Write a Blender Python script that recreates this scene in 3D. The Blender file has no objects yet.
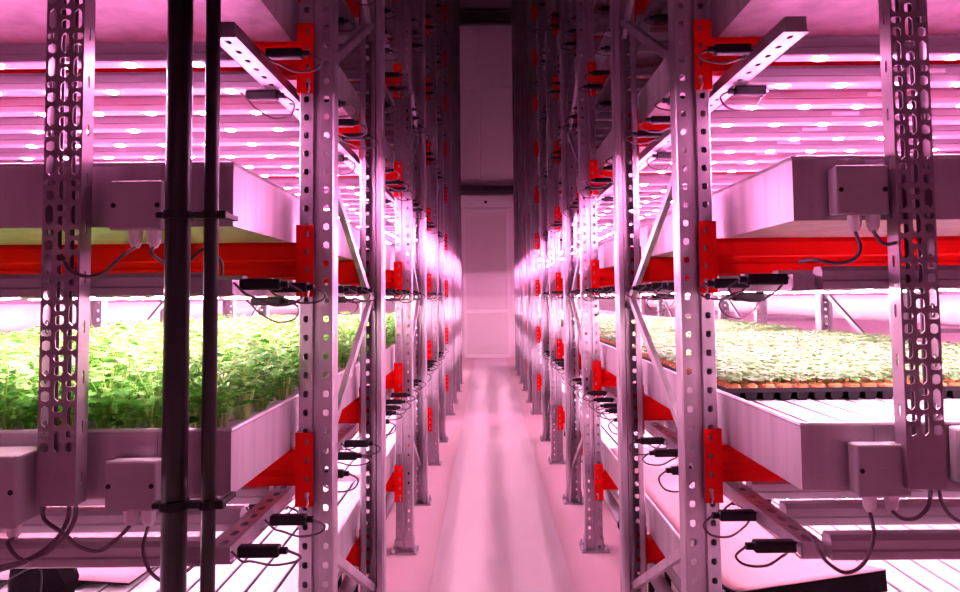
import bpy, bmesh, math, random
from mathutils import Vector, Matrix, noise
random.seed(7)
PI = math.pi
sc = bpy.context.scene
COL = sc.collection

# ------------------------------------------------------------------ layout (metres; camera at x=0, y=0, aisle runs along +Y)
EYE = 1.38
F_PX = 700.0
PITCH = 0.555                       # height between levels
TRAY0 = EYE + 0.153                 # bottom of the tray one level above the crops (k = 0)
TRAY_H = 0.132
BEAM_H = 0.095
BAR_H = 0.050
POST_W = 0.088
POST_D = 0.070
POST_H = 7.4
SIDE = {-1: dict(post=-0.462, back=-2.170, inner=-0.530, crop='herb', crops='herbs'),
        1: dict(post=0.567, back=2.290, inner=0.642, crop='seedling', crops='seedlings')}
TRAY_W = 1.50
# bays: front post face, rear post open side, tray front, tray rear
BAYS = [(1.890, 2.790, 1.457, 3.330),
        (3.860, 4.740, 3.342, 5.300),
        (5.860, 6.770, 5.312, 7.300),
        (8.300, 9.200, 7.760, 9.800),
        (10.350, 11.250, 9.812, 11.850),
        (12.400, 13.300, 11.862, 13.900)]
NB = {-1: 5, 1: 6}
KMAX = [2, 4, 6, 8, 9, 9]
WALL_Y = 16.1
BAY = ['nearest', 'second', 'third', 'fourth', 'fifth', 'last']
ORD = ['first', 'second', 'third', 'fourth', 'fifth', 'sixth', 'seventh', 'eighth', 'ninth', 'tenth', 'eleventh', 'twelfth',
       'thirteenth', 'fourteenth', 'fifteenth', 'sixteenth', 'seventeenth', 'eighteenth', 'nineteenth', 'twentieth']
CNT = ['', 'one level', 'two levels', 'three levels', 'four levels', 'five levels', 'six levels', 'seven levels', 'eight levels',
       'nine levels', 'ten levels']


def level(k, crops):
    d = k + 1
    if d == 0:
        return 'level with the ' + crops
    return CNT[abs(d)] + (' above the ' if d > 0 else ' below the ') + crops


def tray_z(k):
    return TRAY0 + PITCH * k


def at(px, py, y):
    """the point at distance y that the photograph shows at pixel px, py (measuring aid)"""
    return Vector(((px - 487) / F_PX * y, y, EYE + (297 - py) / F_PX * y))


# ------------------------------------------------------------------ materials
def mat(name, col, rough=0.5, metal=0.0, var=None, scale=8.0, stretch=(1, 1, 1), bump=0.0, spec=0.5, amount=0.5):
    m = bpy.data.materials.new(name)
    m.use_nodes = True
    nt = m.node_tree
    b = nt.nodes['Principled BSDF']
    b.inputs['Roughness'].default_value = rough
    b.inputs['Metallic'].default_value = metal
    b.inputs['Specular IOR Level'].default_value = spec
    b.inputs['Base Color'].default_value = (*col, 1)
    if var or bump:
        tc = nt.nodes.new('ShaderNodeTexCoord')
        mp = nt.nodes.new('ShaderNodeMapping')
        mp.inputs['Scale'].default_value = stretch
        nz = nt.nodes.new('ShaderNodeTexNoise')
        nz.inputs['Scale'].default_value = scale
        nz.inputs['Detail'].default_value = 4
        nt.links.new(tc.outputs['Object'], mp.inputs['Vector'])
        nt.links.new(mp.outputs['Vector'], nz.inputs['Vector'])
        if var:
            cr = nt.nodes.new('ShaderNodeValToRGB')
            cr.color_ramp.elements[0].position = 0.5 - amount / 2
            cr.color_ramp.elements[1].position = 0.5 + amount / 2
            cr.color_ramp.elements[0].color = (*var, 1)
            cr.color_ramp.elements[1].color = (*col, 1)
            nt.links.new(nz.outputs['Fac'], cr.inputs['Fac'])
            nt.links.new(cr.outputs['Color'], b.inputs['Base Color'])
        if bump:
            bp = nt.nodes.new('ShaderNodeBump')
            bp.inputs['Strength'].default_value = bump
            bp.inputs['Distance'].default_value = 0.01
            nt.links.new(nz.outputs['Fac'], bp.inputs['Height'])
            nt.links.new(bp.outputs['Normal'], b.inputs['Normal'])
    return m


def emit(name, col, strength):
    m = bpy.data.materials.new(name)
    m.use_nodes = True
    nt = m.node_tree
    nt.nodes.remove(nt.nodes['Principled BSDF'])
    e = nt.nodes.new('ShaderNodeEmission')
    e.inputs['Color'].default_value = (*col, 1)
    e.inputs['Strength'].default_value = strength
    nt.links.new(e.outputs[0], nt.nodes['Material Output'].inputs['Surface'])
    return m


def leaf_mat(name, c1, c2, c3, scale):
    m = bpy.data.materials.new(name)
    m.use_nodes = True
    nt = m.node_tree
    b = nt.nodes['Principled BSDF']
    b.inputs['Roughness'].default_value = 0.45
    tc = nt.nodes.new('ShaderNodeTexCoord')
    nz = nt.nodes.new('ShaderNodeTexNoise')
    nz.inputs['Scale'].default_value = scale
    oi = nt.nodes.new('ShaderNodeObjectInfo')
    ad = nt.nodes.new('ShaderNodeMath')
    ad.operation = 'MULTIPLY_ADD'
    ad.inputs[1].default_value = 0.35
    cr = nt.nodes.new('ShaderNodeValToRGB')
    els = cr.color_ramp.elements
    els[0].position, els[0].color = 0.40, (*c1, 1)
    els[1].position, els[1].color = 0.86, (*c3, 1)
    e = els.new(0.62)
    e.color = (*c2, 1)
    nt.links.new(tc.outputs['Object'], nz.inputs['Vector'])
    nt.links.new(oi.outputs['Random'], ad.inputs[0])
    nt.links.new(nz.outputs['Fac'], ad.inputs[2])
    nt.links.new(ad.outputs[0], cr.inputs['Fac'])
    nt.links.new(cr.outputs['Color'], b.inputs['Base Color'])
    tr = nt.nodes.new('ShaderNodeBsdfTranslucent')
    nt.links.new(cr.outputs['Color'], tr.inputs['Color'])
    mx = nt.nodes.new('ShaderNodeMixShader')
    mx.inputs['Fac'].default_value = 0.35
    nt.links.new(b.outputs[0], mx.inputs[1])
    nt.links.new(tr.outputs[0], mx.inputs[2])
    nt.links.new(mx.outputs[0], nt.nodes['Material Output'].inputs['Surface'])
    return m


M = dict(
    galv=mat('galvanized_steel', (0.62, 0.54, 0.60), 0.33, 0.85, (0.33, 0.27, 0.33), 9, (1, 1, 0.35), 0.0),
    strut=mat('dull_dark_steel', (0.34, 0.26, 0.31), 0.4, 0.5, (0.24, 0.18, 0.22), 9),
    tray=mat('brushed_zinc_tray', (0.56, 0.48, 0.54), 0.38, 0.45, (0.32, 0.26, 0.31), 5, (3.0, 3.0, 0.3), 0.03),
    red=mat('red_powder_coat', (0.90, 0.002, 0.001), 0.45, 0.0, (0.82, 0.001, 0.001), 6, spec=0.15),
    steel=mat('zinc_bolt', (0.6, 0.57, 0.6), 0.3, 0.8),
    dark=mat('black_rubber', (0.008, 0.005, 0.009), 0.5, spec=0.25),
    pipeblk=mat('black_pipe', (0.008, 0.004, 0.007), 0.34, 0.0, (0.005, 0.003, 0.005), 12, spec=0.3),
    cable=mat('dark_cable', (0.10, 0.045, 0.075), 0.5),
    pvc=mat('grey_pvc', (0.34, 0.26, 0.31), 0.35, 0.0, (0.26, 0.2, 0.24), 5),
    box=mat('grey_box_plastic', (0.36, 0.30, 0.34), 0.5, 0.0, (0.34, 0.28, 0.32), 14),
    gland=mat('pale_gland_plastic', (0.75, 0.68, 0.72), 0.45),
    white=mat('white_channel_plastic', (0.42, 0.38, 0.42), 0.45, 0.0, (0.38, 0.34, 0.38), 4, spec=0.25),
    barw=mat('white_bar_aluminium', (0.42, 0.34, 0.40), 0.4, 0.1, (0.37, 0.30, 0.35), 10),
    duct=mat('white_duct_fabric', (0.9, 0.88, 0.9), 0.7, 0.0, (0.87, 0.85, 0.87), 6, (1, 1, 1), 0.05),
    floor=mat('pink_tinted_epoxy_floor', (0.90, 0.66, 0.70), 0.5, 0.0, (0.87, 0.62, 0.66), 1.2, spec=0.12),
    walk=mat('pale_aisle_strip', (0.98, 0.78, 0.86), 0.4, 0.0, (0.95, 0.75, 0.83), 1.5, spec=0.15),
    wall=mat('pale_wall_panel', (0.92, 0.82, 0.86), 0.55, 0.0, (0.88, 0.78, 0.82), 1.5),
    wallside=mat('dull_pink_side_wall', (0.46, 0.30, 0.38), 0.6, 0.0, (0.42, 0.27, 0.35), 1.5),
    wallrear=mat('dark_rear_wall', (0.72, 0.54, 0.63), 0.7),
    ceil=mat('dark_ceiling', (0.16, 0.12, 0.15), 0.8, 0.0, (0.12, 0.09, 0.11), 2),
    door=mat('pale_door_panel', (0.84, 0.76, 0.78), 0.45, 0.0, (0.80, 0.72, 0.74), 2, (1, 1, 0.3)),
    doorf=mat('white_door_frame', (0.93, 0.88, 0.90), 0.4),
    rail=mat('dark_header_rail', (0.05, 0.035, 0.045), 0.5),
    black=mat('black_plastic_sheet', (0.004, 0.002, 0.003), 0.6, 0.0, (0.001, 0.0005, 0.001), 10, (1, 1, 1), 0.3, spec=0.02),
    sheet=mat('pale_cover_sheet', (0.34, 0.17, 0.21), 0.6, 0.0, (0.31, 0.15, 0.19), 2, spec=0.1),
    soil=mat('orange_peat', (0.42, 0.16, 0.06), 0.9, 0.0, (0.42, 0.16, 0.06), 60, (1, 1, 1), 0.6),
    gutter=mat('seam_shade_gutter', (0.10, 0.07, 0.09), 0.6),  # dark body colour stands in for shade in the seams between lids
    stem=mat('pale_stem', (0.35, 0.55, 0.12), 0.5),
    herb=leaf_mat('herb_leaf', (0.030, 0.24, 0.006), (0.09, 0.46, 0.02), (0.34, 0.66, 0.20), 22.0),
    seed=leaf_mat('seedling_leaf', (0.045, 0.20, 0.03), (0.12, 0.28, 0.075), (0.22, 0.34, 0.18), 30.0),
    led_pink=emit('diode_pink', (1.0, 0.32, 0.67), 86.0),
    led_crop=emit('diode_crop', (1.0, 0.52, 0.71), 48.0),
    led_low=emit('diode_low', (1.0, 0.52, 0.73), 20.0),
    led_far_pink=emit('diode_far_pink', (1.0, 0.33, 0.67), 60.0),
    led_far_crop=emit('diode_far_crop', (1.0, 0.52, 0.71), 36.0),
    led_off=mat('diode_off', (0.75, 0.65, 0.7), 0.3),
)


# ------------------------------------------------------------------ mesh builder
class MB:
    def __init__(s):
        s.v, s.f = [], []

    def add(s, vs, fs):
        n = len(s.v)
        s.v += [tuple(p) for p in vs]
        s.f += [tuple(i + n for i in q) for q in fs]

    def box(s, lo, hi):
        x0, y0, z0 = lo
        x1, y1, z1 = hi
        s.add([(x0, y0, z0), (x1, y0, z0), (x1, y1, z0), (x0, y1, z0), (x0, y0, z1), (x1, y0, z1), (x1, y1, z1), (x0, y1, z1)],
              [(0, 3, 2, 1), (4, 5, 6, 7), (0, 1, 5, 4), (1, 2, 6, 5), (2, 3, 7, 6), (3, 0, 4, 7)])

    def bbox(s, lo, hi, bev=0.004, seg=2):
        bm = bmesh.new()
        bmesh.ops.create_cube(bm, size=1)
        c = [(lo[i] + hi[i]) / 2 for i in range(3)]
        d = [hi[i] - lo[i] for i in range(3)]
        for v in bm.verts:
            v.co = Vector([c[i] + v.co[i] * d[i] for i in range(3)])
        bmesh.ops.bevel(bm, geom=bm.edges[:], offset=min(bev, min(d) * 0.45), segments=seg, affect='EDGES', profile=0.5)
        bm.verts.index_update()
        s.add([v.co for v in bm.verts], [[v.index for v in f.verts] for f in bm.faces])
        bm.free()

    def cyl(s, a, b, r, n=12, r2=None, caps=True):
        s.tube([a, b], r, n, caps, r2)

    def tube(s, pts, r, n=8, caps=True, r2=None):
        pts = [Vector(p) for p in pts]
        m = len(pts)
        prev = None
        base = len(s.v)
        for i, p in enumerate(pts):
            t = (pts[min(i + 1, m - 1)] - pts[max(i - 1, 0)]).normalized()
            if prev is None:
                u = t.orthogonal().normalized()
            else:
                u = (prev - t * prev.dot(t)).normalized()
            prev = u
            w = t.cross(u)
            rr = r if r2 is None else r + (r2 - r) * i / (m - 1)
            for k in range(n):
                a = 2 * PI * k / n
                s.v.append(tuple(p + (u * math.cos(a) + w * math.sin(a)) * rr))
        for i in range(m - 1):
            for k in range(n):
                k2 = (k + 1) % n
                s.f.append((base + i * n + k, base + i * n + k2, base + (i + 1) * n + k2, base + (i + 1) * n + k))
        if caps:
            s.f.append(tuple(base + k for k in reversed(range(n))))
            s.f.append(tuple(base + (m - 1) * n + k for k in range(n)))

    def bar(s, a, b, w, h, up=(1, 0, 0)):
        """square bar from a to b"""
        a, b = Vector(a), Vector(b)
        t = (b - a).normalized()
        u = Vector(up)
        u = (u - t * u.dot(t)).normalized()
        q = t.cross(u)
        vs = []
        for p in (a, b):
            for i, j in ((-1, -1), (1, -1), (1, 1), (-1, 1)):
                vs.append(p + u * (w / 2 * i) + q * (h / 2 * j))
        s.add(vs, [(3, 2, 1, 0), (4, 5, 6, 7), (0, 1, 5, 4), (1, 2, 6, 5), (2, 3, 7, 6), (3, 0, 4, 7)])

    def holecell(s, o, u, v, n, w, l, cx, cy, hw, hh, depth):
        """flat rectangle w x l at o spanned by u, v with an eight-sided hole; the hole has a rim of DEPTH along n"""
        o, u, v, n = Vector(o), Vector(u), Vector(v), Vector(n)
        out = [(0, 0), (cx, 0), (w, 0), (w, cy), (w, l), (cx, l), (0, l), (0, cy)]
        k = 0.55
        ins = [(-hw * .9, -hh * .7), (0, -hh), (hw * .9, -hh * .7), (hw, 0), (hw * .9, hh * .7), (0, hh), (-hw * .9, hh * .7), (-hw, 0)]
        if hw > hh:
            ins = [(-hw * .75, -hh * .85), (0, -hh), (hw * .75, -hh * .85), (hw, 0), (hw * .75, hh * .85), (0, hh), (-hw * .75, hh * .85), (-hw, 0)]
        vs = [o + u * a + v * b for a, b in out]
        vs += [o + u * (cx + a) + v * (cy + b) for a, b in ins]
        vs += [o + u * (cx + a) + v * (cy + b) + n * depth for a, b in ins]
        fs = []
        for i in range(8):
            j = (i + 1) % 8
            fs.append((i, j, 8 + j, 8 + i))
            fs.append((8 + i, 8 + j, 16 + j, 16 + i))
        s.add(vs, fs)

    def mesh(s, name, m, smooth=False):
        me = bpy.data.meshes.new(name)
        me.from_pydata(s.v, [], s.f)
        me.update()
        if isinstance(m, str):
            m = M[m]
        me.materials.append(m)
        if smooth:
            for p in me.polygons:
                p.use_smooth = True
        return me


def put(name, me, parent=None, loc=(0, 0, 0), rz=0.0):
    o = bpy.data.objects.new(name, me)
    COL.objects.link(o)
    o.location = loc
    o.rotation_euler = (0, 0, rz)
    if parent:
        o.parent = parent
    return o


def tag(o, label, cat, group=None, kind=None):
    o['label'] = label
    o['category'] = cat
    if group:
        o['group'] = group
    o['kind'] = kind or 'thing'
    return o


def struct(name, me, label=None, parent=None, loc=(0, 0, 0)):
    o = put(name, me, parent, loc)
    if parent is None:
        o['kind'] = 'structure'
        if label:
            o['label'] = label
    return o


def smooth_path(pts, n=10):
    """Catmull-Rom through pts"""
    pts = [Vector(p) for p in pts]
    P = [pts[0] * 2 - pts[1]] + pts + [pts[-1] * 2 - pts[-2]]
    out = []
    for i in range(1, len(P) - 2):
        for k in range(n):
            t = k / n
            a, b, c, d = P[i - 1], P[i], P[i + 1], P[i + 2]
            out.append(0.5 * ((2 * b) + (c - a) * t + (2 * a - 5 * b + 4 * c - d) * t * t + (3 * b - a - 3 * c + d) * t ** 3))
    out.append(pts[-1])
    return out


# ------------------------------------------------------------------ the room
X0, X1, Y0, Y1, ZC = -3.5, 3.6, -2.6, WALL_Y, 8.1
b = MB(); b.box((X0 - .2, Y0 - .2, -0.12), (X1 + .2, Y1 + .2, 0)); fl = struct('floor', b.mesh('floor', 'floor'), 'pinkish glossy epoxy floor of the aisle')
b = MB(); b.box((-0.285, Y0, 0), (0.395, Y1, 0.0025)); struct('trim_1', b.mesh('walkway', 'walk'), 'paler strip down the middle of the aisle floor')  # thin strip, paler than the floor on either side
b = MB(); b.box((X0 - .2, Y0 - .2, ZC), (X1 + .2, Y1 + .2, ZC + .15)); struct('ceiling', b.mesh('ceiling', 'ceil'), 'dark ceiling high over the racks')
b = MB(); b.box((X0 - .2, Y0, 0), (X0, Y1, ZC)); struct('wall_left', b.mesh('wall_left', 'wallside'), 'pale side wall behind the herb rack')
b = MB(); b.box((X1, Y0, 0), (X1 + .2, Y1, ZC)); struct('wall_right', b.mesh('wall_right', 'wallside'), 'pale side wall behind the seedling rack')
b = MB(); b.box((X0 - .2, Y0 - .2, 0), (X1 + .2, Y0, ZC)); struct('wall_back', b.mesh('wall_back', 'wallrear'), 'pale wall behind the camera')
# far wall of insulated panels with thin seams
b = MB()
zs = [0, 3.95, 6.25, ZC]
xs = [X0 - .2, -1.35, -0.14, 1.07, X1 + .2]
for i in range(len(xs) - 1):
    for j in range(len(zs) - 1):
        b.bbox((xs[i] + .004, Y1, zs[j] + .004), (xs[i + 1] - .004, Y1 + .12, zs[j + 1] - .004), 0.012, 1)
b.box((X0 - .2, Y1 + .05, 0), (X1 + .2, Y1 + .2, ZC))
struct('wall_front', b.mesh('wall_front', 'wall'), 'panelled far wall closing the aisle')
b = MB(); b.bbox((-2.2, Y1 - .14, 7.72), (2.2, Y1 - .002, 8.02), .01); struct('trim_2', b.mesh('trim_2', 'rail'), 'black beam at the top of the far wall')
b = MB(); b.bbox((-1.5, Y1 - .16, 3.74), (1.5, Y1 - .04, 3.93), .01); b.bbox((-1.5, Y1 - .20, 3.80), (1.5, Y1 - .16, 3.86), .005)
for x in (-1.2, -.4, .4, 1.2):
    b.box((x - .04, Y1 - .05, 3.76), (x + .04, Y1 - .002, 3.9))
struct('trim_3', b.mesh('trim_3', 'rail'), 'dark header rail above the far door')
# door
DX0, DX1, DZ = -0.56, 0.52, 3.42
b = MB()
b.bbox((DX0 + .07, Y1 - .05, .03), (DX1 - .07, Y1 - .012, DZ - .07), .006)
door = struct('door_1', b.mesh('door_1', 'door'), 'tall pale sliding door at the end of the aisle')
b = MB()
b.bbox((DX0, Y1 - .09, 0.0), (DX0 + .075, Y1 - .003, DZ), .01)
b.bbox((DX1 - .075, Y1 - .09, 0.0), (DX1, Y1 - .003, DZ), .01)
b.bbox((DX0 + .075, Y1 - .09, DZ - .08), (DX1 - .075, Y1 - .003, DZ), .01)
b.bbox((DX0 + .075, Y1 - .09, 0.0), (DX1 - .075, Y1 - .003, .07), .01)
struct('door_frame', b.mesh('door_frame', 'doorf'), parent=door)
b = MB()
b.bbox((DX0 + .075, Y1 - .075, 1.02), (DX1 - .075, Y1 - .045, 1.09), .008)
struct('door_crossbar', b.mesh('door_crossbar', 'doorf'), parent=door)
b = MB()
b.bbox((DX0 - .04, Y1 - .10, DZ + .03), (DX1 + .06, Y1 - .003, 3.72), .01)
tr4 = struct('trim_4', b.mesh('trim_4', 'doorf'), 'pale header box between door and dark rail')
b = MB()
b.cyl((-.02, Y1 - .125, 3.56), (-.02, Y1 - .10, 3.56), .035, 12)
struct('sensor', b.mesh('sensor', 'rail'), parent=tr4)

# ------------------------------------------------------------------ upright frames
def post_mesh():
    b = MB()
    w, d = POST_W, POST_D
    n = int(POST_H / 0.05)
    for k in range(n):
        z = k * 0.05
        for x in (-w / 2, w / 2 - 0.034):
            b.holecell((x, 0, z), (1, 0, 0), (0, 0, 1), (0, 1, 0), 0.034, 0.05, 0.017, 0.025, 0.0078, 0.0095, 0.004)
    H = n * 0.05
    prof = [(-.010, 0), (-.007, .010), (.007, .010), (.010, 0)]          # central groove
    sides = [[(w / 2, 0), (w / 2 + .003, .006), (w / 2 + .003, d - .012), (w / 2 - .004, d), (w / 2 - .022, d), (w / 2 - .022, d - .008)],
             [(-w / 2, 0), (-w / 2 - .003, .006), (-w / 2 - .003, d - .012), (-w / 2 + .004, d), (-w / 2 + .022, d), (-w / 2 + .022, d - .008)]]
    for pl in [prof] + sides:
        base = len(b.v)
        for x, y in pl:
            b.v += [(x, y, 0), (x, y, H)]
        for i in range(len(pl) - 1):
            b.f.append((base + 2 * i, base + 2 * i + 2, base + 2 * i + 3, base + 2 * i + 1))
    return b.mesh('post', 'galv')


POST = post_mesh()
b = MB()
b.bbox((-.072, -.030, 0), (.072, .095, .010), .003, 1)
b.box((-.05, -.006, .010), (-.047, .07, .075)); b.box((.047, -.006, .010), (.050, .07, .075))
BASE = b.mesh('base_plate', 'galv')
b = MB(); b.cyl((0, 0, 0), (0, 0, .014), .011, 6); b.cyl((0, 0, .014), (0, 0, .030), .005, 8)
BOLT = b.mesh('anchor_bolt', 'steel')
BRACES = {}


def brace_mesh(dy, dz):
    key = (round(dy, 3), round(dz, 3))
    if key not in BRACES:
        b = MB()
        b.bar((0, 0, 0), (0, dy, dz), .018, .028, (1, 0, 0))
        b.cyl((-.013, .0, 0), (.013, 0, 0), .008, 8)
        b.cyl((-.013, dy, dz), (.013, dy, dz), .008, 8)
        BRACES[key] = b.mesh('brace', 'galv')
    return BRACES[key]


def frame(x, ya, yb, label, group, full=True):
    r = put('upright_frame', None, None, (x, ya, 0))
    tag(r, label, 'rack upright', group)
    yr = yb - ya + POST_D
    put('post', POST, r)
    put('post', POST, r, (0, yr, 0), PI)
    for y, rz in ((0, 0), (yr, PI)):
        bp = put('base_plate', BASE, r, (0, y, 0), rz)
        if full:
            for bx, by in ((-.06, -.018), (.06, -.018), (-.06, .082)):
                put('anchor_bolt', BOLT, bp, (bx, by, .010))
    y0, y1 = 0.045, yb - ya + 0.025
    k = -1
    while True:
        z1, z2 = 1.81 + 1.1 * k, 1.34 + 1.1 * k          # falls from front post to rear post
        z3, z4 = 2.015 + 1.1 * k, 2.50 + 1.1 * k         # rises from front post to rear post
        if z4 > POST_H:
            break
        put('brace', brace_mesh(y1 - y0, z2 - z1), r, (0.0, y0, z1))
        put('brace', brace_mesh(y1 - y0, z4 - z3), r, (0.0, y0, z3))
        k += 1
    return r


for s in (-1, 1):
    S = SIDE[s]
    for i in range(NB[s]):
        ya, yb, t0, t1 = BAYS[i]
        frame(S['post'], ya, yb, f'galvanized perforated upright frame, {BAY[i]} from the camera beside the aisle on the {S["crop"]} side', 'aisle upright frames', i < 4)
        if i < 4:
            frame(S['back'], ya, yb, f'galvanized perforated upright frame, {BAY[i]} from the camera on the outer side behind the {S["crops"]}', 'outer upright frames', False)

# ------------------------------------------------------------------ red beams
def beam_meshes(L):
    b = MB()                                            # stepped box section, front face y = 0, top z = 0
    prof = [(0, -BEAM_H), (0, -.070), (.004, -.066), (.004, -.052), (0, -.048), (0, -.012), (.004, 0), (.046, 0), (.050, -.004), (.050, -BEAM_H + .004), (.046, -BEAM_H)]
    n = len(prof)
    for x in (0, L):
        for y, z in prof:
            b.v.append((x, y, z))
    for i in range(n):
        j = (i + 1) % n
        b.f.append((i, j, n + j, n + i))
    b.f.append(tuple(range(n))); b.f.append(tuple(n + i for i in reversed(range(n))))
    return b.mesh('rack_beam', 'red')


def connector_mesh(flip):
    """end plate: lies on the post face column and turns back along the post's side; x = 0 at the beam end, plate towards -x"""
    b = MB()
    z0, z1 = -0.148, 0.046
    q = -1 if flip else 1
    d = 0.0035
    n = 4
    l = (z1 - z0) / n
    for k in range(n):
        b.holecell((-q * .006, -.0085, z0 + l * k), (-q, 0, 0), (0, 0, 1), (0, 1, 0), .042, l, .025, l / 2, .0050, .0085 if k else .014, d)
    x0, x1 = sorted((-q * .048, -q * .006))
    for zz in (z0, z1 - .002):
        b.box((x0, -.0085, zz), (x1, -.0045, zz + .002))
    b.box((x0 if q > 0 else x1 - .002, -.0085, z0), (x0 + .002 if q > 0 else x1, -.0045, z1))
    x0, x1 = sorted((-q * .006, -q * .001))
    b.box((x0, -.0085, z0), (x1, .052, z1))
    return b.mesh('beam_connector', 'red')


CONN = {0: connector_mesh(False), 1: connector_mesh(True)}
b = MB(); b.cyl((0, -.012, 0), (0, -.008, 0), .006, 8); b.tube([(0, -.013, 0), (.004, -.015, -.02), (0, -.012, -.034)], .0022, 6)
PIN = b.mesh('safety_pin', 'steel')
BEAMS = {}


def beam(xa, xb, y, z, back, label, group, detail):
    """xa < xb beam ends; y: post face; back: beam on the rear face (turned round)"""
    L = xb - xa
    key = round(L, 3)
    if key not in BEAMS:
        BEAMS[key] = beam_meshes(L)
    rz = PI if back else 0
    o = put('rack_beam', BEAMS[key], None, (xb if back else xa, y, z), rz)
    tag(o, label, 'rack beam', group)
    c0 = put('beam_connector', CONN[0], o, (0, 0, 0))
    c1 = put('beam_connector', CONN[1], o, (L, 0, 0))
    if detail:
        put('safety_pin', PIN, c0, (-.034, 0, -.115))
        put('safety_pin', PIN, c1, (.034, 0, -.115))
    return o


CLR = 0.0065
for s in (-1, 1):
    S = SIDE[s]
    hw = POST_W / 2 + .003 + CLR
    for i in range(NB[s]):
        ya, yb, t0, t1 = BAYS[i]
        for k in range(-2, KMAX[i] + 1):
            a, c = sorted((S['post'] + s * hw, S['back'] - s * hw))
            lv = level(k, S['crops'])
            nm = BAY[i]
            beam(a, c, ya, tray_z(k), False, f'red steel beam on the front of the {nm} upright frame, {lv}', f'front beams {S["crop"]} side', i < 2)
            beam(a, c, yb + POST_D, tray_z(k), True, f'red steel beam on the rear of the {nm} upright frame, {lv}', f'rear beams {S["crop"]} side', i < 2)

# ------------------------------------------------------------------ grow trays
def tray_mesh(s, L):
    b = MB()
    W, H, t = TRAY_W * s, TRAY_H, .010

    def bx(x0, x1, y0, y1, z0, z1):
        x0, x1 = sorted((x0, x1))
        b.box((x0, y0, z0), (x1, y1, z1))
    bx(0, W, 0, L, 0, .006)
    bx(0, W, 0, t, .006, H); bx(0, W, L - t, L, .006, H)
    bx(0, s * t, t, L - t, .006, H); bx(W - s * t, W, t, L - t, .006, H)
    # rolled lips on the rims
    for y in (0.004, L - .004):
        b.cyl((0, y, H), (W, y, H), .006, 8)
    for x in (s * .004, W - s * .004):
        b.cyl((x, 0, H), (x, L, H), .006, 8)
    # stiffening folds on the front
    for q in (0.155, 0.80, 1.35):
        bx(s * (q - .004), s * (q + .004), -.003, 0, .004, H - .004)
    for q in (0.04, 0.125, 0.185, 0.77, 0.83):
        for z in (.03, .066, .102):
            b.cyl((s * q, -.002, z), (s * q, 0.0, z), .0035, 6)
    # cross ribs under the base
    y = 0.12
    return b.mesh('grow_tray', 'tray')


TR = {}
TRAYS = {}
for s in (-1, 1):
    S = SIDE[s]
    for i in range(NB[s]):
        ya, yb, t0, t1 = BAYS[i]
        L = round(t1 - t0, 3)
        if (s, L) not in TR:
            TR[(s, L)] = tray_mesh(s, L)
        for k in range(-2, KMAX[i] + 1):
            o = put('grow_tray', TR[(s, L)], None, (S['inner'], t0, tray_z(k)))
            tag(o, f'grey zinc grow tray in the {BAY[i]} bay, {level(k, S["crops"])}' if k != -1 else f'grey zinc grow tray holding the {S["crops"]} in the {BAY[i]} bay',
                'grow tray', f'grow trays {S["crop"]} side')
            TRAYS[(s, i, k)] = o

# white growing channels lying side by side in the trays
CH = {}
NCH = 17
CW = (TRAY_W - .024) / NCH


def channel(L):
    if L not in CH:
        w = CW - .011
        g = MB()
        prof = [(.008, 0), (.003, .094), (w - .003, .094), (w - .008, 0)]
        c = MB()
        prof2 = [(0.0, .092), (0, .0965), (.0015, .098), (w - .0015, .098), (w, .0965), (w, .092)]
        for m, pr in ((g, prof), (c, prof2)):
            n = len(pr)
            for y in (0, L):
                for x, z in pr:
                    m.v.append((x, y, z))
            for q in range(n):
                j = (q + 1) % n
                m.f.append((q, n + q, n + j, j))
            m.f.append(tuple(range(n))); m.f.append(tuple(n + q for q in reversed(range(n))))
        CH[L] = g.mesh('growing_channel', 'gutter'), c.mesh('lid', 'white')
    return CH[L]


for s in (-1, 1):
    S = SIDE[s]
    for i in range(NB[s]):
        L = round(BAYS[i][3] - BAYS[i][2] - .030, 3)
        for k in (-2, -1):
            if i < 3:
                for q in range(NCH):
                    x0 = S['inner'] + s * (.017 + q * CW)
                    x = x0 if s > 0 else x0 - (CW - .011)
                    gm, lm = channel(L)
                    o = put('growing_channel', gm, None, (x, BAYS[i][2] + .015, tray_z(k) + .007))
                    tag(o, f'white growing channel, {ORD[q]} from the aisle in the {BAY[i]} bay, {level(k, S["crops"])}', 'growing channel',
                        f'growing channels {S["crop"]} side')
                    put('lid', lm, o)
            else:
                b = MB()
                for q in range(NCH):
                    x0 = s * (.017 + q * CW)
                    xx = sorted((x0, x0 + s * (CW - .01)))
                    b.box((xx[0], .015, .007), (xx[1], L, .104))
                put('channel_lining', b.mesh('channel_lining', 'white'), TRAYS[(s, i, k)])

# ------------------------------------------------------------------ light rails and light bars
def rail_mesh(L):
    b = MB()
    w, h = .046, .034
    n = int(L / .06)
    l = L / n
    for q in range(n):
        b.holecell((0, q * l, h), (1, 0, 0), (0, 1, 0), (0, 0, -1), w, l, w / 2, l / 2, .0085, .017, .003)
        b.holecell((0, q * l, 0), (1, 0, 0), (0, 1, 0), (0, 0, 1), w, l, w / 2, l / 2, .0060, .012, .002)
    b.box((0, 0, .0), (.003, L, h)); b.box((w - .003, 0, 0), (w, L, h))
    b.box((-.004, 0, .0), (0, L, .005)); b.box((w, 0, .0), (w + .004, L, .005))
    b.box((0, 0, 0), (w, .002, h)); b.box((0, L - .002, 0), (w, L, h))
    return b.mesh('light_rail', 'galv')


BARL = TRAY_W - .125


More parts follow.
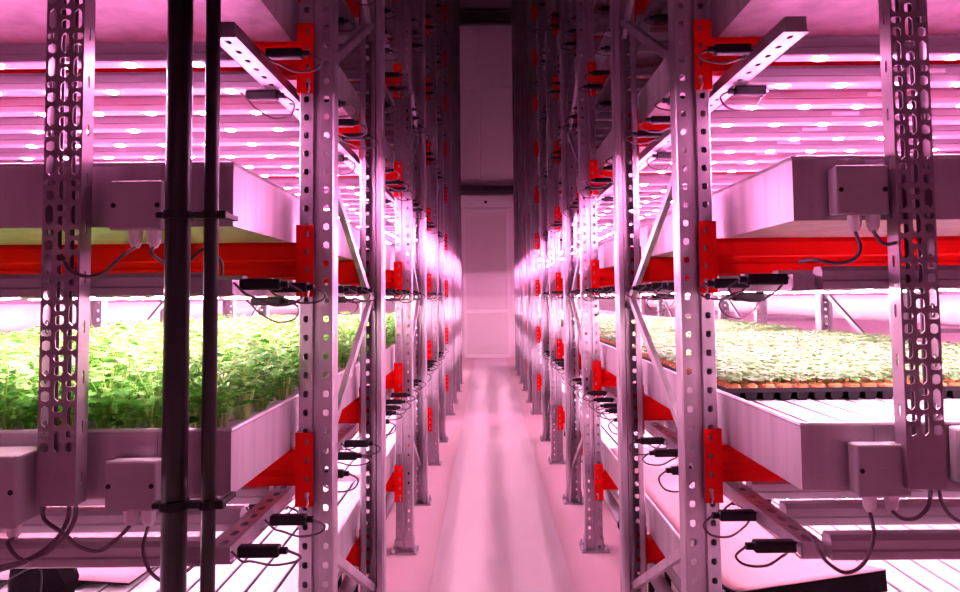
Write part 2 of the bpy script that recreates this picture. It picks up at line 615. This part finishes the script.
def bar_body():
    b = MB()
    w = .048
    prof = [(-w / 2, .003), (-w / 2, .018), (-w / 2 + .003, .022), (-w / 2 + .003, .040), (-w / 2 + .010, BAR_H), (w / 2 - .010, BAR_H), (w / 2 - .003, .040), (w / 2 - .003, .022), (w / 2, .018), (w / 2, .003), (w / 2 - .004, 0), (-w / 2 + .004, 0)]
    n = len(prof)
    for x in (0, BARL):
        for y, z in prof:
            b.v.append((x, y, z))
    for q in range(n):
        j = (q + 1) % n
        b.f.append((q, j, n + j, n + q))
    b.f.append(tuple(range(n))); b.f.append(tuple(n + q for q in reversed(range(n))))
    return b


def dots(r=.0165):
    b = MB()
    nd = 8
    for q in range(nd):
        x = .10 + q * .16
        n = 10
        base = len(b.v)
        for z, rr in ((0.0005, r), (-.0025, r * .75)):
            for t in range(n):
                a = 2 * PI * t / n
                b.v.append((x + rr * math.cos(a), rr * math.sin(a), z))
        for t in range(n):
            t2 = (t + 1) % n
            b.f.append((base + t, base + t2, base + n + t2, base + n + t))
        b.f.append(tuple(base + n + t for t in range(n)))
    return b


b = MB()
b.cyl((0, 0, -.0025), (0, 0, .0), .0125, 10, .0165)
DIODE = {k: b.mesh('diode', m) for k, m in (('pink', 'led_pink'), ('crop', 'led_crop'), ('low', 'led_low'))}
BARM = bar_body().mesh('light_bar', 'barw')
DOTS = dots().mesh('led_dots', 'led_off')
b = MB(); b.bbox((-.105, -.013, -.012), (-.018, .013, .012), .005); b.cyl((-.12, 0, 0), (-.10, 0, 0), .008, 8)
PLUG = b.mesh('plug', 'dark')
LOOPS = []
for q in range(4):
    d = random.uniform(.028, .062)
    b = MB()
    b.tube(smooth_path([(-.12, 0, 0), (-.145, -.01, -.01 - d * .2), (-.13, -.02, -d), (-.085, -.015, -d * 1.15), (-.045, .0, -d * .7), (-.03, .01, -.018), (-.008, .012, .004)], 6), .0027, 6)
    LOOPS.append(b.mesh('plug_cable', 'cable'))
b = MB(); b.bbox((.44, -.0225, .026), (.53, -.0205, .037), .0008, 1)
BLAB = b.mesh('rating_plate', 'gland')

BAR_STEP = 0.2175
REST = {'bars': MB(), 'pink': MB(), 'crop': MB(), 'low': MB(), 'off': MB()}


def bars_in(s, i, k):
    ya, yb, t0, t1 = BAYS[i]
    y = t0 + (.030 if k < 1 else .193)
    out = []
    while y < t1 - .05:
        out.append(y)
        y += BAR_STEP
    return out


def append(dst, src, X, s):
    n = len(dst.v)
    for v in src.v:
        dst.v.append((X[0] + s * v[0], X[1] + s * v[1], X[2] + v[2]))
    dst.f += [tuple(a + n for a in f) for f in src.f]


RM = {}
for s in (-1, 1):
    S = SIDE[s]
    for i in range(NB[s]):
        ya, yb, t0, t1 = BAYS[i]
        for k in range(-1, KMAX[i] + 1):
            z = tray_z(k) - BEAM_H - BAR_H - .0005
            kind = {-1: 'low', 0: 'crop', 1: 'pink'}.get(k, 'off')
            L = round(t1 - t0 - .04, 3)
            if L not in RM:
                RM[L] = rail_mesh(L)
            where = {-1: f'under the {S["crop"]} tray', 0: f'above the {S["crops"]}'}.get(k, level(k, S['crops']))
            for side, xr in (('aisle', S['inner'] + s * .004), ('outer', S['inner'] + s * (TRAY_W - .004 - .05))):
                xx = xr if s > 0 else xr - .05
                o = put('light_rail', RM[L], None, (xx, t0 + .02, z))
                tag(o, f'slotted rail on the {side} side of lamps {where}, {BAY[i]} bay', 'rail', f'light rails {S["crop"]} side')
            xb = S['inner'] + s * .060
            for q, y in enumerate(bars_in(s, i, k)):
                if i < 3:
                    o = put('light_bar', BARM, None, (xb, y, z), 0 if s > 0 else PI)
                    st = 'unlit' if kind == 'off' else ('pink-lit' if kind == 'pink' else 'white-lit')
                    tag(o, f'{st} grow lamp {where}, {ORD[q]} back in the {BAY[i]} bay', 'grow light', f'light bars {S["crop"]} side')
                    if kind == 'off':
                        put('led_dots', DOTS, o)
                    else:
                        for dd in range(8):
                            put('diode', DIODE[kind], o, (.10 + dd * .16, 0, 0))
                    hit = any(a0 - .05 < y < a0 + .115 for a0 in (ya, yb - .02))
                    p = put('plug', PLUG, o, (.075, 0, -.013) if hit else (-.048, 0, .020 if q % 2 else .024))
                    put('plug_cable', LOOPS[(q + k) % 4], p)
                    if i == 0:
                        put('rating_plate', BLAB, o)
                else:
                    append(REST['bars'], bar_body(), (xb, y, z), s)
                    append(REST[kind], dots(), (xb, y, z), s)
o = put('distant_grow_lights', REST['bars'].mesh('distant_grow_lights', 'barw'))
tag(o, 'rows of slim grow light bars in the far bays of both racks', 'grow light', None, 'stuff')
for kind, m in (('pink', 'led_far_pink'), ('crop', 'led_far_crop'), ('low', 'led_low'), ('off', 'led_off')):
    c = put('led_dots', REST[kind].mesh('led_dots', m), o)
    c['kind'] = 'stuff'

# ------------------------------------------------------------------ herbs (one side) and seedlings (other side)
def leaf(b, p, d, up, L, W, lobes):
    """a lobed leaf at p pointing along d, face normal about up"""
    d = d.normalized()
    side = d.cross(up).normalized()
    n = side.cross(d).normalized()
    if lobes:
        out = [(0, 0), (.22, .38), (.30, .16), (.52, .5), (.66, .22), (.82, .30), (1, 0)]
    else:
        out = [(0, 0), (.18, .34), (.45, .5), (.75, .40), (1, 0)]
    base = len(b.v)
    m = len(out)
    for t, w in out:
        b.v.append(tuple(p + d * (t * L) - n * (.22 * L * t * t)))
    for sg in (1, -1):
        for t, w in out[1:-1]:
            b.v.append(tuple(p + d * (t * L) + side * (sg * w * W) - n * (.22 * L * t * t) + n * (.18 * w * W)))
    for sg in range(2):
        o = base + m + sg * (m - 2)
        f = [(base, base + 1, o), ]
        for q in range(m - 3):
            f.append((base + 1 + q, base + 2 + q, o + q + 1, o + q))
        f.append((base + m - 2, base + m - 1, o + m - 3))
        b.f += f if sg == 0 else [tuple(reversed(x)) for x in f]


def herb_meshes(seed):
    rnd = random.Random(seed)
    lv, st = MB(), MB()
    ns = 15
    for q in range(ns):
        a = 2 * PI * q / ns + rnd.uniform(-.3, .3)
        rad = .094 * math.sqrt(rnd.uniform(.04, 1))
        h = rnd.uniform(.11, .205) * (1 - .18 * rad / .09)
        root = Vector((.012 * math.cos(a), .012 * math.sin(a), 0))
        tip = Vector((rad * math.cos(a), rad * math.sin(a), h))
        mid = (root + tip) / 2 + Vector((-.012 * math.cos(a), -.012 * math.sin(a), .02))
        st.tube([root, mid, tip], .0022, 4, True, .0012)
        for t in range(13):
            aa = a + rnd.uniform(-1.9, 1.9)
            f = 1 - .068 * t
            p = root.lerp(mid, f * 2) if f < .5 else mid.lerp(tip, (f - .5) * 2)
            d = Vector((math.cos(aa), math.sin(aa), rnd.uniform(-.05, .55)))
            Ls = rnd.uniform(.019, .034)
            leaf(lv, p, d, Vector((rnd.uniform(-.4, .4), rnd.uniform(-.4, .4), 1)), Ls, Ls * rnd.uniform(.75, .95), True)
    return lv.mesh('leaves', 'herb', True), st.mesh('stems', 'stem')


HERB = [herb_meshes(q) for q in range(5)]
TOPZ = tray_z(-1) + .007 + .098
rr = random.Random(3)
nherb = 0
HG = 'leafy herb plants in the grow tray'


def herb_at(x, y, z, label):
    lv, st = HERB[rr.randrange(5)]
    o = put('herb_plant', None, None, (x, y, z), rr.uniform(0, 2 * PI))
    o.scale = [rr.uniform(.94, 1.14)] * 3
    tag(o, label, 'plant', HG)
    put('leaves', lv, o)
    put('stems', st, o)


S = SIDE[-1]
yrow = BAYS[0][2] + .075
row = 0
while yrow < BAYS[0][3] - .06:
    for q in range(13):
        x = S['inner'] - .088 - q * .109
        rowname = 'front row at the tray edge' if row == 0 else f'{ORD[row]} row from the tray front'
        herb_at(x + rr.uniform(-.012, .012), yrow + rr.uniform(-.012, .012), TOPZ + .0005,
                f'bright green leafy herb, {ORD[q]} from the aisle in the {rowname}')
        nherb += 1
    yrow += .113
    row += 1
# second bay: the plants along the aisle as things, the mass behind them as one
row = 0
yrow = BAYS[1][2] + .08
rest_l, rest_s = MB(), MB()


def merge(dst, me, mtx):
    n = len(dst.v)
    dst.v += [tuple(mtx @ v.co) for v in me.vertices]
    dst.f += [tuple(a + n for a in p.vertices) for p in me.polygons]


while yrow < BAYS[1][3] - .06:
    for q in range(13):
        x = S['inner'] - .088 - q * .109 + rr.uniform(-.012, .012)
        y = yrow + rr.uniform(-.012, .012)
        if q < 5 and nherb < 300:
            herb_at(x, y, TOPZ + .0005, f'bright green leafy herb in the second bay, {ORD[q]} from the aisle, {ORD[row]} row back')
            nherb += 1
        else:
            lv, st = HERB[rr.randrange(5)]
            mt = Matrix.Translation((x, y, TOPZ + .0005)) @ Matrix.Rotation(rr.uniform(0, 6.28), 4, 'Z') @ Matrix.Scale(rr.uniform(.88, 1.1), 4)
            merge(rest_l, lv, mt)
            merge(rest_s, st, mt)
    yrow += .113
    row += 1
o = put('herb_foliage', rest_l.mesh('herb_foliage', 'herb', True))
tag(o, 'mass of green leafy herbs filling the outer part of the second bay', 'plant', None, 'stuff')
c = put('stems', rest_s.mesh('stems', 'stem'), o); c['kind'] = 'stuff'


# plug trays of seedlings
def seed_mesh(seed):
    rnd = random.Random(seed)
    b = MB()
    b.tube([(0, 0, 0), (0, 0, .016)], .002, 4)
    for q in range(9):
        a = 2 * PI * q / 4.5 + rnd.uniform(-.35, .35)
        inner = q >= 5
        d = Vector((math.cos(a), math.sin(a), rnd.uniform(.35, .7) if inner else rnd.uniform(-.05, .2)))
        L = rnd.uniform(.018, .024) if inner else rnd.uniform(.024, .031)
        leaf(b, Vector((0, 0, .013 + (.011 if inner else 0))), d, Vector((0, 0, 1)), L, L * .95, False)
    return b.mesh('seedling', 'seed', True)


SEED = [seed_mesh(40 + q) for q in range(5)]
PTX, PTY, PTH = .478, .290, .036
b = MB()
b.box((0, 0, PTH - .005), (PTX, PTY, PTH))
b.box((0, 0, PTH - .012), (PTX, .003, PTH - .005)); b.box((0, PTY - .003, PTH - .012), (PTX, PTY, PTH - .005))
b.box((0, 0, PTH - .012), (.003, PTY, PTH - .005)); b.box((PTX - .003, 0, PTH - .012), (PTX, PTY, PTH - .005))
cx, cy = PTX / 10, PTY / 6
for q in range(10):
    for r in range(6):
        X, Y = cx * (q + .5), cy * (r + .5)
        a, c = .019, .012
        n = len(b.v)
        b.v += [(X - a, Y - a, PTH - .005), (X + a, Y - a, PTH - .005), (X + a, Y + a, PTH - .005), (X - a, Y + a, PTH - .005),
                (X - c, Y - c, 0), (X + c, Y - c, 0), (X + c, Y + c, 0), (X - c, Y + c, 0)]
        b.f += [(n, n + 1, n + 5, n + 4), (n + 1, n + 2, n + 6, n + 5), (n + 2, n + 3, n + 7, n + 6), (n + 3, n, n + 4, n + 7), (n + 4, n + 5, n + 6, n + 7)]
PT = b.mesh('plug_tray', 'dark')
b = MB()
for q in range(10):
    for r in range(6):
        X, Y = cx * (q + .5), cy * (r + .5)
        n = len(b.v)
        for z, a in ((PTH, .0225), (PTH + .006, .0215), (PTH + .010, .014)):
            for t in range(8):
                an = PI / 8 + t * PI / 4
                b.v.append((X + a * math.cos(an) * 1.05, Y + a * math.sin(an) * 1.05, z + random.uniform(-.0015, .0015) * (z > PTH)))
        for lv_ in (0, 8):
            for t in range(8):
                t2 = (t + 1) % 8
                b.f.append((n + lv_ + t, n + lv_ + t2, n + lv_ + 8 + t2, n + lv_ + 8 + t))
        b.f.append(tuple(n + 16 + t for t in range(8)))
SOIL = b.mesh('soil', 'soil')
S = SIDE[1]
nseed = 0
rest = MB()
ys = [1.965 + r * .294 for r in range(4)] + [3.36 + r * .294 for r in range(3)] + [4.70 + r * .294 for r in range(2)] + [5.34 + r * .294 for r in range(6)]
for r, y in enumerate(ys):
    for c in range(3):
        x = S['inner'] + .022 + c * .483
        o = put('plug_tray', PT, None, (x, y, TOPZ + .0005))
        bayn = 'nearest bay' if r < 4 else ('second bay' if r < 9 else 'third bay')
        rn = r if r < 4 else (r - 4 if r < 9 else r - 9)
        col = ('beside the aisle', 'in the middle', 'on the outer side')[c]
        tag(o, f'black plug tray of pale seedlings {col}, {ORD[rn]} row in the {bayn}', 'plug tray', 'seedling plug trays')
        sl = put('soil', SOIL, o)
        sl['label'] = 'orange-brown peat plugs'
        for j in range(6):
            for q in range(10):
                px_, py_ = x + cx * (q + .5) + rr.uniform(-.004, .004), y + cy * (j + .5) + rr.uniform(-.004, .004)
                z = TOPZ + PTH + .0095
                if r * 3 + c < 3 and nseed < 180 or (r == 1 and c < 2 and nseed < 300):
                    sd = put('seedling', SEED[rr.randrange(5)], None, (px_, py_, z), rr.uniform(0, 6.28))
                    sd.scale = [rr.uniform(0.98, 1.22)] * 3
                    tag(sd, f'pale seedling, {ORD[q]} from the aisle, {ORD[j]} line of {"front" if r == 0 else "second"} plug tray {col}', 'seedling', 'seedlings in the plug trays')
                    nseed += 1
                else:
                    mt = Matrix.Translation((px_, py_, z)) @ Matrix.Rotation(rr.uniform(0, 6.28), 4, 'Z') @ Matrix.Scale(rr.uniform(0.98, 1.22), 4)
                    merge(rest, SEED[rr.randrange(5)], mt)
o = put('seedling_foliage', rest.mesh('seedling_foliage', 'seed', True))
tag(o, 'carpet of pale green seedlings filling the plug trays further back', 'seedling', None, 'stuff')

# ------------------------------------------------------------------ things at the rack fronts
FRONT = BAYS[0][2]


def strut(x, z0, z1, y, label):
    b = MB()
    cyc = [(.028, .0085, .0105), (.022, .0112, .0070), (.050, .0080, .0215)]
    cw, w = .0255, .0255 * 3
    for c in range(3):
        z = z0 - (0.05 if c == 1 else 0.0)
        k = 0
        while z < z1:
            l, hw_, hh = cyc[k % 3]
            if z >= z0 - 1e-6 and z + l <= z1:
                if z < z0 + .10:
                    X = -w / 2 + c * cw
                    b.add([(X, 0, z), (X + cw, 0, z), (X + cw, 0, z + l), (X, 0, z + l)], [(0, 1, 2, 3)])
                else:
                    b.holecell((-w / 2 + c * cw, 0, z), (1, 0, 0), (0, 0, 1), (0, 1, 0), cw, l, cw / 2, l / 2, hw_, hh, .003)
            elif z < z0 and z + l > z0:
                X = -w / 2 + c * cw
                b.add([(X, 0, z0), (X + cw, 0, z0), (X + cw, 0, z + l), (X, 0, z + l)], [(0, 1, 2, 3)])
            z += l
            k += 1
    for sg in (-1, 1):
        X = sg * w / 2
        n = int((z1 - z0) / .1)
        for q in range(n):
            b.holecell((X, 0, z0 + q * .1), (0, 1, 0), (0, 0, 1), (-sg, 0, 0), .036, .1, .020, .05, .004, .014, .003)
        b.box((min(X, X - sg * .008), .036, z0), (max(X, X - sg * .008), .039, z0 + n * .1))
    o = put('cable_tray', b.mesh('cable_tray', 'strut'), None, (x, y, 0))
    tag(o, label, 'cable tray', 'cable trays at the rack fronts')
    # bundle of cables running inside it
    for dx in (-.0128, .0128):
        c = MB()
        c.tube([(dx, .016, z0 - .0), (dx, .016, z1 - .02)], .0040, 6)
        put('riser_cable', c.mesh('riser_cable', 'cable'), o)
    return o


SY = FRONT - .062
XL = (60 - 487) / F_PX * SY
XR = (919 - 487) / F_PX * SY
strut(XL, EYE - .402, 2.45, SY, 'dark slotted cable tray standing upright before the herb tray')
strut(XR, EYE - .385, 2.45, SY, 'dark slotted cable tray standing upright before the seedling tray')

# black pipes beside the herb tray corner
PY = FRONT - .075
for px, r, lab in ((177, .0240, 'thick black vertical pipe before the herb tray corner'), (210.5, .0140, 'thin black vertical pipe just beside the thick black pipe')):
    x = (px - 487) / F_PX * PY
    b = MB(); b.cyl((x, PY, .0), (x, PY, 3.6), r, 20)
    for zj in (.62, 2.35):
        b.cyl((x, PY, zj - .03), (x, PY, zj + .03), r + .003, 20)
    o = put('riser_pipe', b.mesh('riser_pipe', 'pipeblk', True)); tag(o, lab, 'pipe', 'black riser pipes')
    if r > .02:
        thick = o
x1, x2 = (177 - 487) / F_PX * PY, (210.5 - 487) / F_PX * PY
for py in (212, 498):
    z = EYE + (297 - py) / F_PX * PY
    b = MB()
    b.cyl((x1, PY, z - .008), (x1, PY, z + .008), .0275, 20)
    b.bbox((x1 - .040, PY - .012, z - .006), (x1 - .022, PY + .012, z + .006), .003)
    b.bbox((x1 + .024, PY - .008, z - .007), (x2 - .014, PY + .008, z + .007), .003)
    b.cyl((x2, PY, z - .008), (x2, PY, z + .008), .0175, 16)
    b.bbox((x2 + .014, PY - .010, z - .008), (x2 + .032, PY + .010, z + .008), .003)
    b.box((x2 + .018, PY, z - .005), (x2 + .028, FRONT - .004, z + .005))
    put('pipe_clamp', b.mesh('pipe_clamp', 'dark'), thick)


def junction_box(px, py0, py1, px1, y, depth, label, glands=(.42, .78)):
    """front face between the pixels at distance y; back against the tray"""
    p, q = at(px, py1, y), at(px1, py0, y)
    w, h = q.x - p.x, q.z - p.z
    r = put('junction_box', None, None, (p.x, y, p.z))
    tag(r, label, 'junction box', 'junction boxes on the tray fronts')
    b = MB(); b.bbox((0, .012, 0), (w, depth, h), .006); put('box_body', b.mesh('box_body', 'box', False), r)
    b = MB(); b.bbox((-.0015, 0, -.0015), (w + .0015, .0115, h + .0015), .005)
    b.bbox((w * .38, -.001, h * .52), (w * .60, .001, h * .56), .0004, 1); b.bbox((w * .38, -.001, h * .44), (w * .60, .001, h * .48), .0004, 1)
    put('box_lid', b.mesh('box_lid', 'box'), r)
    for sx in (.075, .925):
        b = MB(); b.cyl((w * sx, -.002, h * .5), (w * sx, .002, h * .5), .005, 10)
        put('screw', b.mesh('screw', 'dark'), r)
    out = []
    for g in glands:
        b = MB()
        b.cyl((w * g, depth * .5, -.010), (w * g, depth * .5, 0.0), .0145, 8)
        b.cyl((w * g, depth * .5, -.026), (w * g, depth * .5, -.010), .0125, 12, .0135)
        b.cyl((w * g, depth * .5, -.036), (w * g, depth * .5, -.026), .007, 12, .012)
        put('gland', b.mesh('gland', 'gland'), r)
        out.append(Vector((p.x + w * g, y + depth * .5, p.z - .034)))
    return out


D = .042
JY = FRONT - D - .004
gA = junction_box(108, 177, 226, 160, JY, D, 'grey junction box on the tray above the herbs')
gB = junction_box(108, 456, 504, 158, JY, D, 'grey junction box on the herb tray beside the thick black pipe')
gC = junction_box(840, 168, 217, 892, JY, D, 'grey junction box on the tray above the seedlings')
gD = junction_box(851, 447, 497, 903, JY, D, 'grey junction box on the seedling tray, before the slotted cable tray', (.30, .72))
D2 = .10
JY2 = FRONT - D2 - .004
gE = junction_box(-40, 450, 520, 20, JY2, D2, 'large grey junction box at the far outer end of the herb tray', (.30, .70))
gF = junction_box(954, 432, 488, 1012, JY, D, 'grey junction box on the seedling tray beyond the slotted cable tray', (.4, .75))


def cable(pts, label, r=.0038):
    b = MB(); b.tube(smooth_path(pts, 8), r, 8)
    o = put('power_cable', b.mesh('power_cable', 'cable', True))
    tag(o, label, 'cable', 'loose cables at the rack fronts')


yc = SY - .012
def P(x, y, d=0.0):
    return at(x, y, yc + d)
cable([gA[0], P(122, 252), P(98, 272), P(72, 268), P(60, 250, .028)], 'dark cable drooping from the box above the herbs to the slotted cable tray')
cable([gA[1], P(151, 250, .02), P(166, 260, .045), P(188, 258, .052), P(204, 246, .05), P(220, 258, .05), P(222, 272, .06)], 'dark cable passing behind the black pipes from the box above the herbs')
cable([gB[0], P(122, 530), P(104, 542), P(84, 538), P(70, 526, -.004), P(50, 512), P(47, 498, .028)], 'dark cable looping from the herb tray box up into the slotted cable tray')
cable([gB[1], P(147, 540), P(154, 562), P(170, 572, .04), P(190, 562, .05), P(202, 551, .12)], 'dark cable hanging from the herb tray box behind the black pipes')
cable([P(80, 494, .028), P(79, 512, .004), P(68, 530, -.010), P(48, 546, -.010), P(20, 556, -.012), P(-20, 566, -.012)], 'dark cable sweeping from the bottom of the herb side cable tray outwards', .0045)
cable([P(74, 494, .030), P(72, 512, .012), P(60, 532, .002), P(36, 549, .004), P(6, 557, .006), P(-22, 560, .004)], 'second dark cable beside the sweeping cable under the herb side cable tray', .0045)
cable([gE[1], P(14, 534, -.03), P(22, 546, -.035), P(34, 553, -.035)], 'short dark cable hanging from the large junction box')
cable([gC[0], P(861, 250), P(855, 262), P(838, 267), P(815, 263, .02), P(800, 265, .10)], 'dark cable from the box above the seedlings running along the red beam')
cable([gC[1], P(878, 240), P(886, 248), P(900, 246, .028)], 'short dark cable from the box above the seedlings into the slotted cable tray')
cable([gD[0], P(864, 535), P(854, 560), P(836, 570), P(818, 560), P(808, 545), P(803, 535, .12)], 'dark cable looping from the seedling tray box to the slotted rail')
cable([gD[1], P(892, 518), P(906, 518), P(918, 508), P(922, 492, .028)], 'dark cable looping from the seedling tray box into the slotted cable tray')
cable([P(930, 492, .028), P(933, 505), P(943, 518), P(960, 523), P(985, 520)], 'dark cable leaving the bottom of the seedling side cable tray outwards')

# cover sheets and the black bag on the trays below the crops
TZ2 = tray_z(-2) + .007 + .098
def sheet(name, nx, ny, fn, t, label, flap):
    top, und = MB(), MB()
    for b_, dz in ((top, t), (und, 0.0)):
        g = [[fn(i / nx, j / ny) for i in range(nx + 1)] for j in range(ny + 1)]
        for zz in (dz, dz + t - .0002):
            for rw in g:
                for p in rw:
                    b_.v.append((p[0], p[1], p[2] + zz))
        N = (nx + 1) * (ny + 1)
        for j in range(ny):
            for i in range(nx):
                a = j * (nx + 1) + i
                b_.f.append((N + a, N + a + 1, N + a + nx + 2, N + a + nx + 1))
                b_.f.append((a, a + nx + 1, a + nx + 2, a + 1))
        ring = [i for i in range(nx + 1)] + [j * (nx + 1) + nx for j in range(1, ny + 1)] + [ny * (nx + 1) + i for i in range(nx - 1, -1, -1)] + [j * (nx + 1) for j in range(ny - 1, 0, -1)]
        for q in range(len(ring)):
            a, c = ring[q], ring[(q + 1) % len(ring)]
            b_.f.append((a, c, N + c, N + a))
    o = put(name, top.mesh(name, 'sheet', True))
    tag(o, label, 'cover sheet')
    u = put('underside', und.mesh('underside', 'black'), o)
    u['label'] = 'black underside of the sheet'
    return o


IR = SIDE[1]['inner']
def fnr(u, v):
    x = IR + .016 + u * .475
    y = 1.905 + .14 * u + v * 1.98
    lift = .050 * max(0, 1 - v / .16) ** 2
    lift += .038 * math.exp(-((y - 3.336) / .10) ** 2)
    return (x, y, TZ2 + .003 + lift + .004 * math.sin(9 * v + 3 * u) * (1 - max(0, 1 - v / .1)) + .004)
sheet('cover_sheet', 10, 40, fnr, .004, 'pale pink sheet with a black underside covering the tray below the seedlings', True)
b = MB()
n = 14
for q in range(n):
    u0, u1 = q / n, (q + 1) / n
    for u in (u0, u1):
        x = IR + .012 + u * .485
        yy = 1.992 + .10 * u
        d_ = .075 - .045 * u
    pass
# folded edge hanging below the lifted front of the sheet
vs = []
for q in range(n + 1):
    u = q / n
    p = fnr(u, 0)
    vs += [(p[0], p[1] + .001, p[2]), (p[0], p[1] - .004, TZ2 + .004), (p[0], p[1] + .03, TZ2 + .002), (p[0], p[1] + .04, p[2] - .004)]
fs = []
for q in range(n):
    a = q * 4
    for t in range(4):
        t2 = (t + 1) % 4
        fs.append((a + t, a + t2, a + 4 + t2, a + 4 + t))
b = MB(); b.add(vs, fs)
fo = put('folded_edge', b.mesh('folded_edge', 'black'), bpy.data.objects['cover_sheet'])
fo['label'] = 'black folded front edge'

IL = SIDE[-1]['inner']
def fnl(u, v):
    x = IL - .43 - .10 * (1 - v) - u * .72
    y = 2.10 + .05 * u + v * 1.1
    return (x, y, TZ2 + .008 + .006 * math.sin(7 * v + 5 * u) + .01 * (1 - v) ** 4)
sheet('cover_sheet', 12, 24, fnl, .004, 'pale pink sheet lying on the tray below the herbs behind the black bag', False)
b = MB()
bm = bmesh.new()
bmesh.ops.create_icosphere(bm, subdivisions=2, radius=1)
for v in bm.verts:
    c = v.co
    q = noise.noise(c * 1.7 + Vector((3, 1, 5)))
    v.co = Vector((c.x * .084 * (1 + .35 * q), c.y * .085 * (1 + .3 * q), max(-.064, c.z * .105 * (1 + .4 * q))))
bm.verts.index_update()
b.add([v.co for v in bm.verts], [[v.index for v in f.verts] for f in bm.faces])
bm.free()
p = at(43, 580, 2.0)
o = put('plastic_bag', b.mesh('plastic_bag', 'black'), None, (p.x, 2.02, TZ2 + .0645))
tag(o, 'crumpled black plastic bag on the tray below the herbs', 'bag')
c = MB(); c.tube(smooth_path([(-.07, -.085, .0), (-.01, -.10, .05), (.05, -.085, .065), (.055, -.09, -.03)], 6), .0025, 6)
put('tie_cord', c.mesh('tie_cord', 'dark'), o)

# drain pipes along the foot of the racks
for s in (-1, 1):
    S = SIDE[s]
    for q, (dx, z, r) in enumerate(((.045, .215, .030), (.115, .245, .030), (.195, .230, .036))):
        x = S['inner'] + s * dx
        b = MB(); b.cyl((x, 1.55, z), (x, BAYS[NB[s] - 1][3], z), r, 16)
        yj = 2.6
        while yj < 11:
            b.cyl((x, yj - .05, z), (x, yj + .05, z), r + .005, 16)
            yj += 2.0
        o = put('drain_pipe', b.mesh('drain_pipe', 'pvc', True))
        tag(o, f'grey drain pipe along the rack foot, {ORD[q]} from the aisle under the {S["crops"]}', 'pipe', f'floor pipes {S["crop"]} side')
        for yy in (3.05, 3.62, 5.1, 7.0, 9.4):
            c = MB(); c.cyl((x, yy - .012, z), (x, yy + .012, z), r + .007, 16)
            c.box((x - .012, yy - .011, .0), (x + .012, yy + .011, z - r))
            put('pipe_clip', c.mesh('pipe_clip', 'dark'), o)

# white air ducts behind the racks
for s, xd in ((-1, -2.72), (1, 2.80)):
    S = SIDE[s]
    b = MB(); b.cyl((xd, .4, EYE - .105), (xd, 12.0, EYE - .105), .092, 28)
    yy = 1.0
    while yy < 12:
        b.cyl((xd, yy - .008, EYE - .105), (xd, yy + .008, EYE - .105), .0945, 28)
        yy += 1.5
    o = put('air_duct', b.mesh('air_duct', 'duct', True))
    tag(o, f'white round air duct running behind the {S["crops"]}', 'air duct')
    for yy in (1.93, 3.9, 5.9, 8.34):
        c = MB()
        xx = S['back'] + s * (POST_W / 2 + .004)
        c.box((min(xx, xd), yy - .012, EYE - .225), (max(xx, xd), yy + .012, EYE - .199))
        put('duct_bracket', c.mesh('duct_bracket', 'galv'), o)

# ------------------------------------------------------------------ camera, view
cam = bpy.data.cameras.new('camera')
co = bpy.data.objects.new('camera', cam)
COL.objects.link(co)
TH = math.radians(2.9)
co.location = (0, 0, EYE)
co.rotation_euler = (Matrix.Rotation(PI / 2 + TH, 3, 'X') @ Matrix.Rotation(math.radians(-0.55), 3, 'Z')).to_euler()
cam.sensor_fit = 'HORIZONTAL'
cam.sensor_width = 36.0
cam.lens = 36.0 * F_PX / 960
cam.shift_x = -7 / 960
cam.shift_y = -(F_PX * math.tan(TH) - 1) / 960
cam.clip_start = 0.05
sc.camera = co

w = bpy.data.worlds.new('world')
sc.world = w
w.use_nodes = True
w.node_tree.nodes['Background'].inputs['Color'].default_value = (0.5, 0.3, 0.45, 1)
w.node_tree.nodes['Background'].inputs['Strength'].default_value = 0.0

vs_ = sc.view_settings
vs_.view_transform = 'Standard'
vs_.look = 'None'
vs_.gamma = 1.0
vs_.use_curve_mapping = False
vs_.exposure = 3.75
cy_ = sc.cycles
cy_.use_denoising = True
cy_.max_bounces = 8
cy_.diffuse_bounces = 5
cy_.glossy_bounces = 3
cy_.transmission_bounces = 2
cy_.transparent_max_bounces = 4
cy_.caustics_reflective = False
cy_.caustics_refractive = False
cy_.sample_clamp_indirect = 6.0
cy_.use_light_tree = True
